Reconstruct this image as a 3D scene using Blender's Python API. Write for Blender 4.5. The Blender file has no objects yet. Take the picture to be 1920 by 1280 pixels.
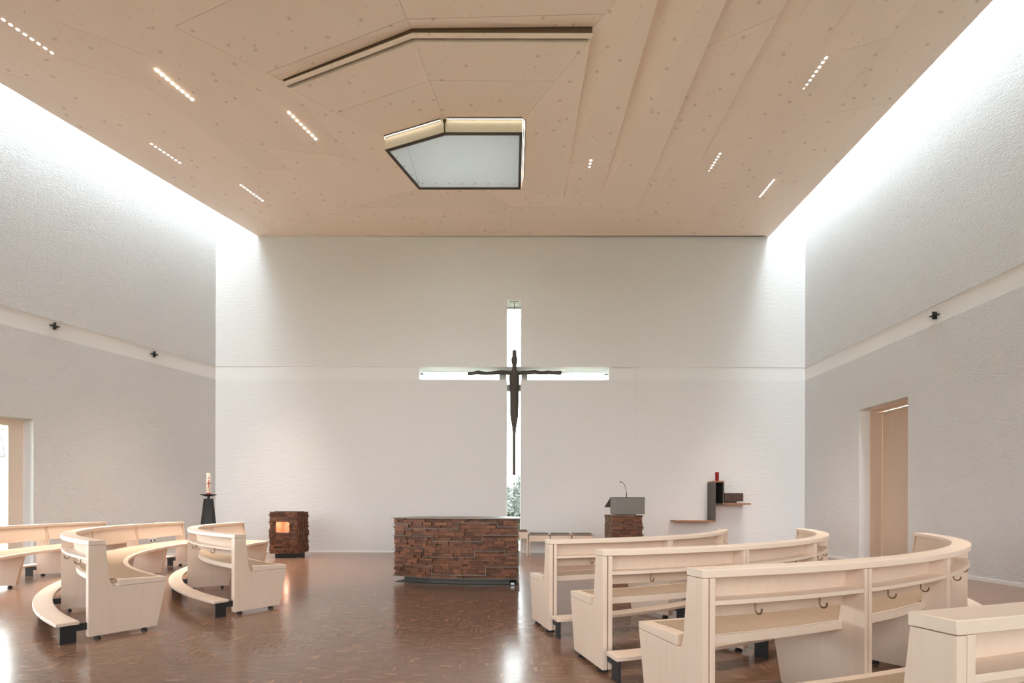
import bpy, bmesh, math, random
from mathutils import Vector, Matrix

random.seed(7)
C = bpy.context.scene.collection
SC = bpy.context.scene
R = math.radians

# ------------------------------------------------------------------ camera, sky, exposure
cam_d = bpy.data.cameras.new('camera'); cam = bpy.data.objects.new('camera', cam_d); C.objects.link(cam)
cam_d.sensor_width = 36; cam_d.lens = 907 / 1920 * 36; cam_d.shift_y = 312 / 1920
cam_d.clip_start = .05; cam_d.clip_end = 300
cam.matrix_world = Matrix.Translation((0, 0, 1.1)) @ Matrix.Rotation(R(90), 4, 'X') @ Matrix.Rotation(.0025, 4, 'Z')
SC.camera = cam

SKY = 9.0
w = bpy.data.worlds.new('overcast_sky'); SC.world = w; w.use_nodes = True
bg = w.node_tree.nodes['Background']
bg.inputs[0].default_value = (.93, .975, 1, 1); bg.inputs[1].default_value = SKY

SC.view_settings.view_transform = 'Standard'; SC.view_settings.look = 'None'
SC.view_settings.gamma = 1; SC.view_settings.use_curve_mapping = False
SC.view_settings.exposure = 1.18
SC.cycles.max_bounces = 10; SC.cycles.diffuse_bounces = 8; SC.cycles.glossy_bounces = 4
SC.cycles.transmission_bounces = 6; SC.cycles.transparent_max_bounces = 8
SC.cycles.use_denoising = True
SC.cycles.sample_clamp_indirect = 6.0
SC.cycles.caustics_reflective = False; SC.cycles.caustics_refractive = False

def light_portal(name, corners):
    """area light used as a sampling portal for daylight, over an opening"""
    p = [Vector(c) for c in corners]
    o = sum(p, Vector()) / 4
    ux = p[1] - p[0]; uy = p[3] - p[0]
    n = ux.cross(uy).normalized()
    d = bpy.data.lights.new(name, 'AREA'); d.shape = 'RECTANGLE'; d.size = ux.length; d.size_y = uy.length
    d.cycles.is_portal = True
    ob = bpy.data.objects.new(name, d); C.objects.link(ob)
    x = ux.normalized(); z = n; y = z.cross(x)
    M = Matrix((x, y, z)).transposed().to_4x4(); M.translation = o
    ob.matrix_world = M
    return ob

# room constants (metres; camera stands at x=0, y=0, floor z=0)
HC = 7.77                       # ceiling underside
TOP = 10.0                      # top of the daylight slots
YB = 11.9                       # back wall
XR = 7.2                        # right wall
def xl(y): return -7.3 - .4219 * (YB - y)      # left wall
def xcl(y): return -6.27 - .4219 * (YB - y)    # ceiling's left edge
XCR = 6.3
BAND0, BAND1 = 4.25, 4.57
LD = Vector((-.4219, -1, 0)).normalized()      # along the left wall towards the camera
LN = Vector((1, -.4219, 0)).normalized()       # left wall normal, into the room
LP = Vector((-7.3, YB, 0))

light_portal('slot_portal', [(XCR, -1.2, TOP), (XR, -1.2, TOP), (XR, YB, TOP), (XCR, YB, TOP)])
_a = Vector((xl(YB), YB, TOP)); _b = Vector((xcl(YB), YB, TOP)); _c = Vector((xcl(2.), 2., TOP))
_n = LN * .945
_p0 = _a + LD * 0.4
light_portal('slot_portal', [_p0 + LD * 10.2, _p0 + LD * 10.2 + _n, _p0 + _n, _p0])

# ------------------------------------------------------------------ materials
def nodes(name):
    m = bpy.data.materials.new(name); m.use_nodes = True
    nt = m.node_tree; return m, nt, nt.nodes['Principled BSDF'], nt.nodes, nt.links

def mat(name, col, rough=.5, metal=0, spec=.5, noise=None, bump=None, rnd=0, emit=None, trans=0, coat=0):
    """noise=(scale xyz, amount, second colour) bump=(scale xyz, strength, distance) rnd=per object value jitter"""
    m, nt, b, N, L = nodes(name)
    b.inputs['Base Color'].default_value = (*col, 1); b.inputs['Roughness'].default_value = rough
    b.inputs['Metallic'].default_value = metal; b.inputs['Specular IOR Level'].default_value = spec
    b.inputs['Transmission Weight'].default_value = trans
    b.inputs['Coat Weight'].default_value = coat
    tc = N.new('ShaderNodeTexCoord')
    src = None
    if noise:
        sc, amt, c2 = noise
        mp = N.new('ShaderNodeMapping'); mp.inputs['Scale'].default_value = sc
        L.new(tc.outputs['Object'], mp.inputs[0])
        n = N.new('ShaderNodeTexNoise'); n.inputs['Scale'].default_value = 1; n.inputs['Detail'].default_value = 5
        L.new(mp.outputs[0], n.inputs['Vector'])
        mr = N.new('ShaderNodeMapRange'); mr.inputs[1].default_value = .35; mr.inputs[2].default_value = .68
        mr.inputs[3].default_value = 0; mr.inputs[4].default_value = amt
        L.new(n.outputs[0], mr.inputs[0])
        mx = N.new('ShaderNodeMix'); mx.data_type = 'RGBA'
        mx.inputs[6].default_value = (*col, 1); mx.inputs[7].default_value = (*c2, 1)
        L.new(mr.outputs[0], mx.inputs[0]); src = mx.outputs[2]
        L.new(src, b.inputs['Base Color'])
    if rnd:
        oi = N.new('ShaderNodeObjectInfo'); hs = N.new('ShaderNodeHueSaturation')
        mr2 = N.new('ShaderNodeMapRange'); mr2.inputs[3].default_value = 1 - rnd; mr2.inputs[4].default_value = 1 + rnd
        L.new(oi.outputs['Random'], mr2.inputs[0]); L.new(mr2.outputs[0], hs.inputs['Value'])
        if src: L.new(src, hs.inputs['Color'])
        else: hs.inputs['Color'].default_value = (*col, 1)
        L.new(hs.outputs[0], b.inputs['Base Color'])
    if bump:
        sc, st, ds = bump
        mp = N.new('ShaderNodeMapping'); mp.inputs['Scale'].default_value = sc
        L.new(tc.outputs['Object'], mp.inputs[0])
        n = N.new('ShaderNodeTexNoise'); n.inputs['Scale'].default_value = 1; n.inputs['Detail'].default_value = 4
        n.inputs['Roughness'].default_value = .6
        L.new(mp.outputs[0], n.inputs['Vector'])
        bp = N.new('ShaderNodeBump'); bp.inputs['Strength'].default_value = st; bp.inputs['Distance'].default_value = ds
        L.new(n.outputs[0], bp.inputs['Height']); L.new(bp.outputs[0], b.inputs['Normal'])
    if emit:
        b.inputs['Emission Color'].default_value = (*emit[0], 1); b.inputs['Emission Strength'].default_value = emit[1]
    return m

WALL = (.71, .695, .685)
M_plaster = mat('rough_plaster', WALL, .95, spec=.2, bump=((24, 24, 48), 1.0, .036))
M_plaster_b = mat('brushed_plaster', WALL, .95, spec=.2, bump=((6, 6, 34), .35, .016))
M_smooth = mat('smooth_plaster', (.745, .732, .722), .9, spec=.2)
M_white = mat('white_paint', (.82, .82, .81), .6)
M_maple = mat('pale_maple', (.71, .565, .458), .42, spec=.35, noise=((38, 38, 3.0), .5, (.66, .515, .405)))
M_maple_flat = mat('pale_maple_lengthwise', (.72, .585, .478), .40, spec=.35, noise=((6, 6, 60), .4, (.675, .535, .425)))
M_felt = mat('beige_felt', (.44, .335, .25), .95, spec=.1, noise=((170, 170, 170), .8, (.31, .225, .16)), bump=((260, 260, 260), .4, .004))
M_steel = mat('dark_blackened_steel', (.028, .029, .032), .45, metal=.3)
M_steel_grey = mat('grey_steel', (.125, .108, .093), .42, metal=.75, noise=((9, 9, 9), .4, (.11, .1, .09)))
M_plinth = mat('dark_plinth_steel', (.075, .066, .058), .5, metal=.25)
M_black = mat('black_iron', (.012, .012, .012), .5, metal=.2)
M_rubber = mat('black_rubber', (.01, .01, .01), .6)
M_bronze_hook = mat('bronze_hook', (.26, .19, .125), .4, metal=.8)
M_bronze = mat('dark_bronze', (.075, .058, .047), .55, metal=.3, noise=((18, 18, 18), .5, (.045, .036, .03)))
M_block = mat('red_brown_oak_block', (.155, .060, .030), .6, spec=.3, rnd=.45, noise=((40, 40, 90), .6, (.10, .042, .024)))
M_block_stuff = mat('red_brown_oak_ends', (.14, .075, .045), .65, spec=.3, noise=((25, 25, 45), .9, (.30, .2, .13)))
M_core = mat('dark_core', (.035, .018, .012), .8)
M_sheet = mat('steel_sheet', (.23, .205, .18), .42, metal=.7)
M_copper = mat('copper_lining', (.78, .37, .25), .5, metal=.15)
M_cable = mat('steel_cable', (.12, .12, .12), .4, metal=.8)
M_wax = mat('cream_wax', (.82, .76, .64), .5)
M_red = mat('red_wax', (.42, .02, .03), .45)
M_green = mat('green_wax', (.10, .20, .05), .5)
M_redglass = mat('red_glass', (.45, .006, .012), .15, trans=.5)
M_cushion = mat('grey_brown_cushion', (.12, .098, .08), .9)
M_darkwood = mat('carved_dark_wood', (.05, .033, .025), .55, noise=((30, 30, 30), .8, (.11, .05, .035)))
M_edge = mat('walnut_edge', (.30, .14, .07), .5)
M_led = mat('warm_led', (1, .9, .75), .5, emit=((1, .88, .74), 4))
M_led_s = mat('warm_led_strip', (1, .9, .75), .5, emit=((1, .84, .62), 6))
M_plug = mat('socket_hole', (.05, .05, .05), .5)
M_frame = mat('dark_bronze_frame', (.05, .036, .026), .5)
M_gap = mat('brown_gap_shade', (.17, .105, .065), .8)  # brown stands in for shade inside the ceiling slot
M_cream = mat('cream_acrylic', (.80, .74, .63), .5)
M_doorwood = mat('oiled_oak_door', (.66, .52, .41), .5, spec=.3, noise=((30, 30, 1.6), .5, (.60, .46, .355)))
M_winwood = mat('window_larch', (.74, .63, .53), .5, spec=.3, noise=((30, 30, 1.6), .4, (.69, .58, .47)))
M_leaf = mat('shrub_leaf', (.022, .034, .020), .6, noise=((6, 6, 6), .9, (.055, .06, .045)))
M_bark = mat('bark', (.06, .05, .045), .9)
M_lawn = mat('winter_lawn', (.30, .33, .22), .95, noise=((2, 2, 2), .8, (.36, .34, .27)))

# frosted skylight pane: translucent, grey
def pane_mat():
    m, nt, b, N, L = nodes('frosted_skylight_glass')
    tr = N.new('ShaderNodeBsdfTranslucent'); tr.inputs[0].default_value = (.40, .40, .385, 1)
    gl = N.new('ShaderNodeBsdfGlossy'); gl.inputs['Roughness'].default_value = .1; gl.inputs[0].default_value = (.8, .82, .82, 1)
    fr = N.new('ShaderNodeFresnel'); fr.inputs[0].default_value = 1.45
    mx = N.new('ShaderNodeMixShader'); L.new(fr.outputs[0], mx.inputs[0]); L.new(tr.outputs[0], mx.inputs[1]); L.new(gl.outputs[0], mx.inputs[2])
    L.new(mx.outputs[0], N['Material Output'].inputs[0]); return m
M_pane = pane_mat()
# clear window glass that lets daylight through
def glass_mat(nm='clear_window_glass', tint=(.93, .96, .95)):
    m, nt, b, N, L = nodes(nm)
    tr = N.new('ShaderNodeBsdfTransparent'); tr.inputs[0].default_value = (*tint, 1)
    gl = N.new('ShaderNodeBsdfGlossy'); gl.inputs['Roughness'].default_value = .02
    fr = N.new('ShaderNodeFresnel'); fr.inputs[0].default_value = 1.45
    mx = N.new('ShaderNodeMixShader'); L.new(fr.outputs[0], mx.inputs[0]); L.new(tr.outputs[0], mx.inputs[1]); L.new(gl.outputs[0], mx.inputs[2])
    L.new(mx.outputs[0], N['Material Output'].inputs[0]); return m
M_glass = glass_mat()
M_glass_rear = glass_mat('rear_fill_glass', (.50, .495, .49))  # tints set how strong the added rear fill daylight is
M_glass_side = glass_mat('rear_left_fill_glass', (.50, .497, .495))
M_roofglass = bpy.data.materials.new('tinted_roof_glass'); M_roofglass.use_nodes = True
_nt = M_roofglass.node_tree; _t = _nt.nodes.new('ShaderNodeBsdfTransparent'); _t.inputs[0].default_value = (.91, .955, .98, 1)
_nt.links.new(_t.outputs[0], _nt.nodes['Material Output'].inputs[0])

# ceiling timber: white-glazed spruce with small knots and screw dots
def ceiling_mat():
    m, nt, b, N, L = nodes('glazed_spruce')
    b.inputs['Roughness'].default_value = .6; b.inputs['Specular IOR Level'].default_value = .25
    tc = N.new('ShaderNodeTexCoord')
    n = N.new('ShaderNodeTexNoise'); n.inputs['Scale'].default_value = .8; n.inputs['Detail'].default_value = 4
    L.new(tc.outputs['Object'], n.inputs['Vector'])
    mx = N.new('ShaderNodeMix'); mx.data_type = 'RGBA'
    mx.inputs[6].default_value = (.93, .805, .695, 1); mx.inputs[7].default_value = (.90, .77, .66, 1)
    L.new(n.outputs[0], mx.inputs[0])
    oi = N.new('ShaderNodeObjectInfo'); hs = N.new('ShaderNodeHueSaturation')
    mr = N.new('ShaderNodeMapRange'); mr.inputs[3].default_value = .975; mr.inputs[4].default_value = 1.025
    L.new(oi.outputs['Random'], mr.inputs[0]); L.new(mr.outputs[0], hs.inputs['Value']); L.new(mx.outputs[2], hs.inputs['Color'])
    last = hs.outputs[0]
    for scale, r0, r1, thr, colr, amt in ((2.0, .01, .085, .5, (.42, .32, .24), .50), (1.1, .007, .012, .45, (.06, .045, .035), .8), (5.2, .01, .12, .78, (.48, .37, .28), .35), (1.3, .01, .05, .6, (.36, .27, .2), .5)):
        v = N.new('ShaderNodeTexVoronoi'); v.inputs['Scale'].default_value = scale; v.voronoi_dimensions = '2D'
        mp = N.new('ShaderNodeMapping'); mp.inputs['Scale'].default_value = (1, 1.25, 1); mp.inputs['Location'].default_value = (scale, scale * 2, 0)
        L.new(tc.outputs['Object'], mp.inputs[0]); L.new(mp.outputs[0], v.inputs['Vector'])
        q = N.new('ShaderNodeMapRange'); q.inputs[1].default_value = r0; q.inputs[2].default_value = r1; q.inputs[3].default_value = amt; q.inputs[4].default_value = 0
        L.new(v.outputs['Distance'], q.inputs[0])
        sx = N.new('ShaderNodeSeparateColor'); L.new(v.outputs['Color'], sx.inputs[0])
        gt = N.new('ShaderNodeMath'); gt.operation = 'GREATER_THAN'; gt.inputs[1].default_value = thr; L.new(sx.outputs[0], gt.inputs[0])
        mu = N.new('ShaderNodeMath'); mu.operation = 'MULTIPLY'; L.new(q.outputs[0], mu.inputs[0]); L.new(gt.outputs[0], mu.inputs[1])
        m2 = N.new('ShaderNodeMix'); m2.data_type = 'RGBA'; L.new(mu.outputs[0], m2.inputs[0]); L.new(last, m2.inputs[6]); m2.inputs[7].default_value = (*colr, 1)
        last = m2.outputs[2]
    L.new(last, b.inputs['Base Color'])
    return m
M_ceil = ceiling_mat()

# floor: dark mosaic parquet, small strips laid in two directions
def floor_mat():
    m, nt, b, N, L = nodes('dark_mosaic_parquet')
    b.inputs['Specular IOR Level'].default_value = .5
    tc = N.new('ShaderNodeTexCoord')
    def strips(rot, seed):
        mp = N.new('ShaderNodeMapping'); mp.inputs['Rotation'].default_value = (0, 0, rot); mp.inputs['Location'].default_value = (seed, seed * .7, 0)
        L.new(tc.outputs['Object'], mp.inputs[0])
        br = N.new('ShaderNodeTexBrick'); br.inputs['Scale'].default_value = 1
        br.inputs['Brick Width'].default_value = .085; br.inputs['Row Height'].default_value = .021
        br.inputs['Mortar Size'].default_value = .0006; br.inputs['Mortar Smooth'].default_value = .3
        br.offset = .37; br.inputs['Bias'].default_value = 0
        br.inputs['Color1'].default_value = (0, 0, 0, 1); br.inputs['Color2'].default_value = (1, 1, 1, 1); br.inputs['Mortar'].default_value = (.15, .15, .15, 1)
        L.new(mp.outputs[0], br.inputs['Vector']); return br.outputs['Color']
    a = strips(0, .3); c = strips(R(90), 1.7)
    ck = N.new('ShaderNodeTexVoronoi'); ck.inputs['Scale'].default_value = 5.5; ck.distance = 'CHEBYCHEV'; ck.voronoi_dimensions = '2D'; ck.inputs['Randomness'].default_value = .8
    L.new(tc.outputs['Object'], ck.inputs['Vector'])
    sp = N.new('ShaderNodeSeparateColor'); L.new(ck.outputs['Color'], sp.inputs[0])
    gt = N.new('ShaderNodeMath'); gt.operation = 'GREATER_THAN'; gt.inputs[1].default_value = .72; L.new(sp.outputs[0], gt.inputs[0])
    mx = N.new('ShaderNodeMix'); mx.data_type = 'RGBA'; L.new(gt.outputs[0], mx.inputs[0]); L.new(a, mx.inputs[6]); L.new(c, mx.inputs[7])
    cr = N.new('ShaderNodeValToRGB'); e = cr.color_ramp.elements
    e[0].position = 0; e[0].color = (.165, .092, .062, 1); e[1].position = 1; e[1].color = (.33, .18, .108, 1)
    for p, cc in ((.5, (.185, .104, .07)), (.88, (.207, .117, .078)), (.965, (.25, .137, .087))):
        x = e.new(p); x.color = (*cc, 1)
    L.new(mx.outputs[2], cr.inputs[0]); L.new(cr.outputs[0], b.inputs['Base Color'])
    rr = N.new('ShaderNodeMapRange'); rr.inputs[3].default_value = .17; rr.inputs[4].default_value = .22
    L.new(mx.outputs[2], rr.inputs[0]); L.new(rr.outputs[0], b.inputs['Roughness'])
    n = N.new('ShaderNodeTexNoise'); n.inputs['Scale'].default_value = 9; L.new(tc.outputs['Object'], n.inputs['Vector'])
    ad = N.new('ShaderNodeMath'); ad.operation = 'MULTIPLY_ADD'; ad.inputs[1].default_value = .35
    L.new(mx.outputs[2], ad.inputs[0]); L.new(n.outputs[0], ad.inputs[2])
    bp = N.new('ShaderNodeBump'); bp.inputs['Strength'].default_value = .05; bp.inputs['Distance'].default_value = .002
    L.new(ad.outputs[0], bp.inputs['Height']); L.new(bp.outputs[0], b.inputs['Normal'])
    return m
M_floor = floor_mat()

# ------------------------------------------------------------------ mesh helpers
class MB:
    def __init__(s): s.v = []; s.f = []
    def add(s, vs, fs):
        o = len(s.v); s.v += [tuple(v) for v in vs]; s.f += [tuple(i + o for i in f) for f in fs]; return s
    def hexa(s, bot, top):
        return s.add(list(bot) + list(top), [(3, 2, 1, 0), (4, 5, 6, 7), (0, 1, 5, 4), (1, 2, 6, 5), (2, 3, 7, 6), (3, 0, 4, 7)])
    def box(s, x0, x1, y0, y1, z0, z1):
        return s.hexa([(x0, y0, z0), (x1, y0, z0), (x1, y1, z0), (x0, y1, z0)], [(x0, y0, z1), (x1, y0, z1), (x1, y1, z1), (x0, y1, z1)])
    def prism(s, poly, off):
        """poly: list of 3-D points (planar), off: extrusion vector"""
        n = len(poly); off = Vector(off); p = [Vector(q) for q in poly]
        nv = Vector()
        for i in range(n): nv += p[i].cross(p[(i + 1) % n])
        if nv.dot(off) < 0: p.reverse()
        vs = p + [q + off for q in p]
        fs = [tuple(range(n - 1, -1, -1)), tuple(range(n, 2 * n))] + [(i, (i + 1) % n, n + (i + 1) % n, n + i) for i in range(n)]
        return s.add(vs, fs)
    def tube(s, pts, rad, n=8):
        pts = [Vector(p) for p in pts]; rs = rad if isinstance(rad, (list, tuple)) else [rad] * len(pts)
        rings = []; ref = None
        for i, p in enumerate(pts):
            t = (pts[min(i + 1, len(pts) - 1)] - pts[max(i - 1, 0)]).normalized()
            if ref is None: ref = t.orthogonal().normalized()
            ref = (ref - t * ref.dot(t)).normalized(); b = t.cross(ref)
            rings.append([p + (ref * math.cos(k * 2 * math.pi / n) + b * math.sin(k * 2 * math.pi / n)) * rs[i] for k in range(n)])
        vs = [q for r in rings for q in r]; fs = []
        for i in range(len(rings) - 1):
            for k in range(n):
                fs.append((i * n + k, i * n + (k + 1) % n, (i + 1) * n + (k + 1) % n, (i + 1) * n + k))
        fs.append(tuple(range(n - 1, -1, -1))); fs.append(tuple((len(rings) - 1) * n + k for k in range(n)))
        return s.add(vs, fs)
    def lathe(s, prof, c=(0, 0, 0), n=24, ang0=0):
        """prof: [(r, z)] bottom to top"""
        vs = []; fs = []
        for r, z in prof:
            for k in range(n):
                a = ang0 + 2 * math.pi * k / n; vs.append((c[0] + r * math.cos(a), c[1] + r * math.sin(a), c[2] + z))
        for i in range(len(prof) - 1):
            for k in range(n):
                fs.append((i * n + k, i * n + (k + 1) % n, (i + 1) * n + (k + 1) % n, (i + 1) * n + k))
        fs.append(tuple(range(n - 1, -1, -1))); fs.append(tuple((len(prof) - 1) * n + k for k in range(n)))
        return s.add(vs, fs)
    def loft(s, rings):
        n = len(rings[0]); vs = [q for r in rings for q in r]; fs = []
        for i in range(len(rings) - 1):
            for k in range(n):
                fs.append((i * n + k, i * n + (k + 1) % n, (i + 1) * n + (k + 1) % n, (i + 1) * n + k))
        fs.append(tuple(range(n - 1, -1, -1))); fs.append(tuple((len(rings) - 1) * n + k for k in range(n)))
        return s.add(vs, fs)
    def obj(s, name, material, parent=None, bevel=0, smooth=False, seg=2, fix=False):
        me = bpy.data.meshes.new(name); me.from_pydata([tuple(v) for v in s.v], [], s.f)
        if fix:
            bm = bmesh.new(); bm.from_mesh(me); bmesh.ops.recalc_face_normals(bm, faces=bm.faces); bm.to_mesh(me); bm.free()
        me.materials.append(material)
        if smooth:
            me.shade_smooth(); me.set_sharp_from_angle(angle=R(32))
        o = bpy.data.objects.new(name, me); C.objects.link(o)
        if bevel:
            b = o.modifiers.new('bevel', 'BEVEL'); b.width = bevel; b.segments = seg; b.limit_method = 'ANGLE'; b.angle_limit = R(40)
        if parent: attach(o, parent)
        return o

def attach(o, parent):
    """parent with world geometry kept: parts are written in world coordinates, things sit at their base"""
    o.parent = parent
    o.matrix_parent_inverse = world_of(parent).inverted()
def world_of(o):
    m = o.matrix_basis.copy()
    if o.parent: m = world_of(o.parent) @ o.matrix_parent_inverse @ m
    return m
def thing(name, label, cat, loc=(0, 0, 0), group=None):
    o = bpy.data.objects.new(name, None); C.objects.link(o); o.location = loc; o.empty_display_size = .1
    o['label'] = label; o['category'] = cat
    if group: o['group'] = group
    return o
def tag(o, label, cat, group=None):
    o['label'] = label; o['category'] = cat
    if group: o['group'] = group
    return o
def struct(o): o['kind'] = 'structure'; return o

# ------------------------------------------------------------------ room shell
def grid_wall(mb, org, u, n, thick, us, zs, holes):
    """flat wall panel with rectangular holes; front at org, body behind it (along -n)"""
    org, u, n = Vector(org), Vector(u), Vector(n)
    us = sorted(set(us) | {h[i] for h in holes for i in (0, 1) if us[0] < h[i] < us[-1]})
    zs = sorted(set(zs) | {h[i] for h in holes for i in (2, 3) if zs[0] < h[i] < zs[-1]})
    def keep(i, j):
        if not (0 <= i < len(us) - 1 and 0 <= j < len(zs) - 1): return False
        cu = (us[i] + us[i + 1]) / 2; cz = (zs[j] + zs[j + 1]) / 2
        return not any(h[0] < cu < h[1] and h[2] < cz < h[3] for h in holes)
    P = lambda a, z, d: tuple(org + u * a + Vector((0, 0, z)) - n * d)
    def quad(a, b, c, d): mb.add([a, b, c, d], [(0, 1, 2, 3)])
    for i in range(len(us) - 1):
        for j in range(len(zs) - 1):
            if not keep(i, j): continue
            a, b, z0, z1 = us[i], us[i + 1], zs[j], zs[j + 1]
            quad(P(a, z0, 0), P(b, z0, 0), P(b, z1, 0), P(a, z1, 0))
            quad(P(b, z0, thick), P(a, z0, thick), P(a, z1, thick), P(b, z1, thick))
            if not keep(i - 1, j): quad(P(a, z0, thick), P(a, z0, 0), P(a, z1, 0), P(a, z1, thick))
            if not keep(i + 1, j): quad(P(b, z0, 0), P(b, z0, thick), P(b, z1, thick), P(b, z1, 0))
            if not keep(i, j - 1): quad(P(a, z0, thick), P(b, z0, thick), P(b, z0, 0), P(a, z0, 0))
            if not keep(i, j + 1): quad(P(a, z1, 0), P(b, z1, 0), P(b, z1, thick), P(a, z1, thick))
    return mb

WT = .5           # wall thickness
PL = .012         # rough plaster stands proud of the smooth band
# floor
fl = MB(); fl.prism([(7.9, 12.5, -.2), (-7.9, 12.5, -.2), (xl(1.4) - .6, 1.4, -.2), (-3.2, -2.0, -.2), (7.9, -2.0, -.2)], (0, 0, .2))
floor = struct(fl.obj('floor', M_floor))

# back wall: origin left corner, u = +x, n = -y
CX0, CX1, CXZ = -.131, .212, 6.217            # upright of the cross-shaped window
AX0, AX1, AZ0, AZ1 = -2.291, 2.38, 4.256, 4.57
cross_holes = [(CX0, CX1, 0, CXZ), (AX0, AX1, AZ0, AZ1)]
wb = MB(); grid_wall(wb, (0, YB + PL, 0), (1, 0, 0), (0, -1, 0), WT, [-8.0, 7.9], [0, TOP + .3], cross_holes)
wall_back = struct(wb.obj('wall_back', M_smooth, fix=True))
for nm, z0, z1 in (('lower', .03, BAND0), ('upper', BAND1, TOP + .3)):
    p = MB(); grid_wall(p, (0, YB, 0), (1, 0, 0), (0, -1, 0), PL, [-7.32, 7.22], [z0, z1], cross_holes)
    p.obj('plaster_coat', M_plaster_b, wall_back, fix=True)
# hidden panel joint to the right of the cross
g = MB(); g.box(2.484, 3.04, YB - .0015, YB + .004, 4.556, 4.562); g.box(3.036, 3.042, YB - .0015, YB + .004, 2.7, 4.562)
g.obj('panel_joint', mat('joint_shadow', (.62, .60, .57), .9), wall_back)

# right wall: u = -y (towards camera), n = -x ; origin at back corner
DY0, DY1, DZ = YB - 10.05, YB - 8.80, 3.15
wr = MB(); grid_wall(wr, (XR + PL, YB, 0), (0, -1, 0), (-1, 0, 0), WT, [-.1, 13.6], [0, TOP + .3], [(DY0, DY1, 0, DZ)])
wall_right = struct(wr.obj('wall_right', M_smooth, fix=True))
for z0, z1 in ((.05, BAND0), (BAND1, TOP + .3)):
    p = MB(); grid_wall(p, (XR, YB, 0), (0, -1, 0), (-1, 0, 0), PL, [0, 13.2], [z0, z1], [(DY0, DY1, 0, DZ)])
    p.obj('plaster_coat', M_plaster, wall_right, fix=True)
# left wall: u = LD, n = LN
L_len = (YB - 1.2) / abs(LD.y)
wu0 = (Vector((-8.637, 8.73, 0)) - LP).dot(LD); wu1 = wu0 + 6.4; WZ = 2.68
wl = MB(); grid_wall(wl, LP - LN * PL, LD, LN, WT, [-.6, L_len], [0, TOP + .3], [(wu0, wu1, 0, WZ)])
wall_left = struct(wl.obj('wall_left', M_smooth, fix=True))
for z0, z1 in ((.05, BAND0), (BAND1, TOP + .3)):
    p = MB(); grid_wall(p, LP, LD, LN, PL, [0, L_len], [z0, z1], [(wu0, wu1, 0, WZ)])
    p.obj('plaster_coat', M_plaster, wall_left, fix=True)
# rear walls behind the camera, with unseen large glazing added as fill light
RY = -1.27
RG = (-2.3, 6.9, .1, 5.6)
p = MB(); grid_wall(p, (0, RY, 0), (1, 0, 0), (0, 1, 0), .3, [-2.9, 7.7], [0, TOP + .3], [RG]); struct(p.obj('wall_rear', M_smooth, fix=True))
ra = Vector((-2.78, RY, 0)); rb = Vector((xl(1.2) - .2, 1.28, 0)); rd = (rb - ra).normalized(); rn = Vector((-rd.y, rd.x, 0)) * -1
if rn.y < 0: rn.negate()
RL = (.5, (rb - ra).length - .8, .1, 5.6)
p = MB(); grid_wall(p, ra, rd, rn, .3, [0, (rb - ra).length], [0, TOP + .3], [RL]); struct(p.obj('wall_rear_left', M_smooth, fix=True))
def fill_glazing(nm, org, u, n, g, gmat):
    org, u, n = Vector(org), Vector(u), Vector(n); f = MB(); Pq = lambda a, z, d: org + u * a + Vector((0, 0, z)) - n * d
    k = max(2, round((g[1] - g[0]) / 1.5)); xs = [g[0] + (g[1] - g[0]) * i / k for i in range(k + 1)]
    for x in xs:
        x0 = min(max(x - .035, g[0]), g[1] - .07); q = [Pq(x0, g[2], .1), Pq(x0 + .07, g[2], .1), Pq(x0 + .07, g[2], .2), Pq(x0, g[2], .2)]; f.prism(q, (0, 0, g[3] - g[2]))
    o = struct(f.obj(nm, M_winwood, fix=True))
    for x0, x1 in zip(xs[:-1], xs[1:]):
        m = MB(); q = [Pq(x0 + .03, g[2], .15), Pq(x1 - .03, g[2], .15), Pq(x1 - .03, g[2], .162), Pq(x0 + .03, g[2], .162)]; m.prism(q, (0, 0, g[3] - g[2])); m.obj('glass_pane', gmat, o, fix=True)
    c = [Pq(g[0], g[2], .3), Pq(g[1], g[2], .3), Pq(g[1], g[3], .3), Pq(g[0], g[3], .3)]
    if (c[1] - c[0]).cross(c[3] - c[0]).dot(n) > 0: c = [c[1], c[0], c[3], c[2]]
    light_portal('window_portal', c)
# baseboards
p = MB(); p.box(-7.28, CX0, YB - .012, YB + .01, 0, .034); p.box(CX1, 7.18, YB - .012, YB + .01, 0, .034); struct(p.obj('baseboard_back', M_white))
p = MB(); p.box(XR - .012, XR + .01, 10.05, YB - .02, 0, .05); p.box(XR - .012, XR + .01, RY + .05, 8.8, 0, .05); struct(p.obj('baseboard_right', M_smooth))
p = MB(); p.prism([LP + LD * .1, LP + LD * wu0, LP + LD * wu0 + LN * .012, LP + LD * .1 + LN * .012], (0, 0, .05))
p.prism([LP + LD * wu1, LP + LD * (L_len - .3), LP + LD * (L_len - .3) + LN * .012, LP + LD * wu1 + LN * .012], (0, 0, .05))
struct(p.obj('baseboard_left', M_white))

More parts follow.
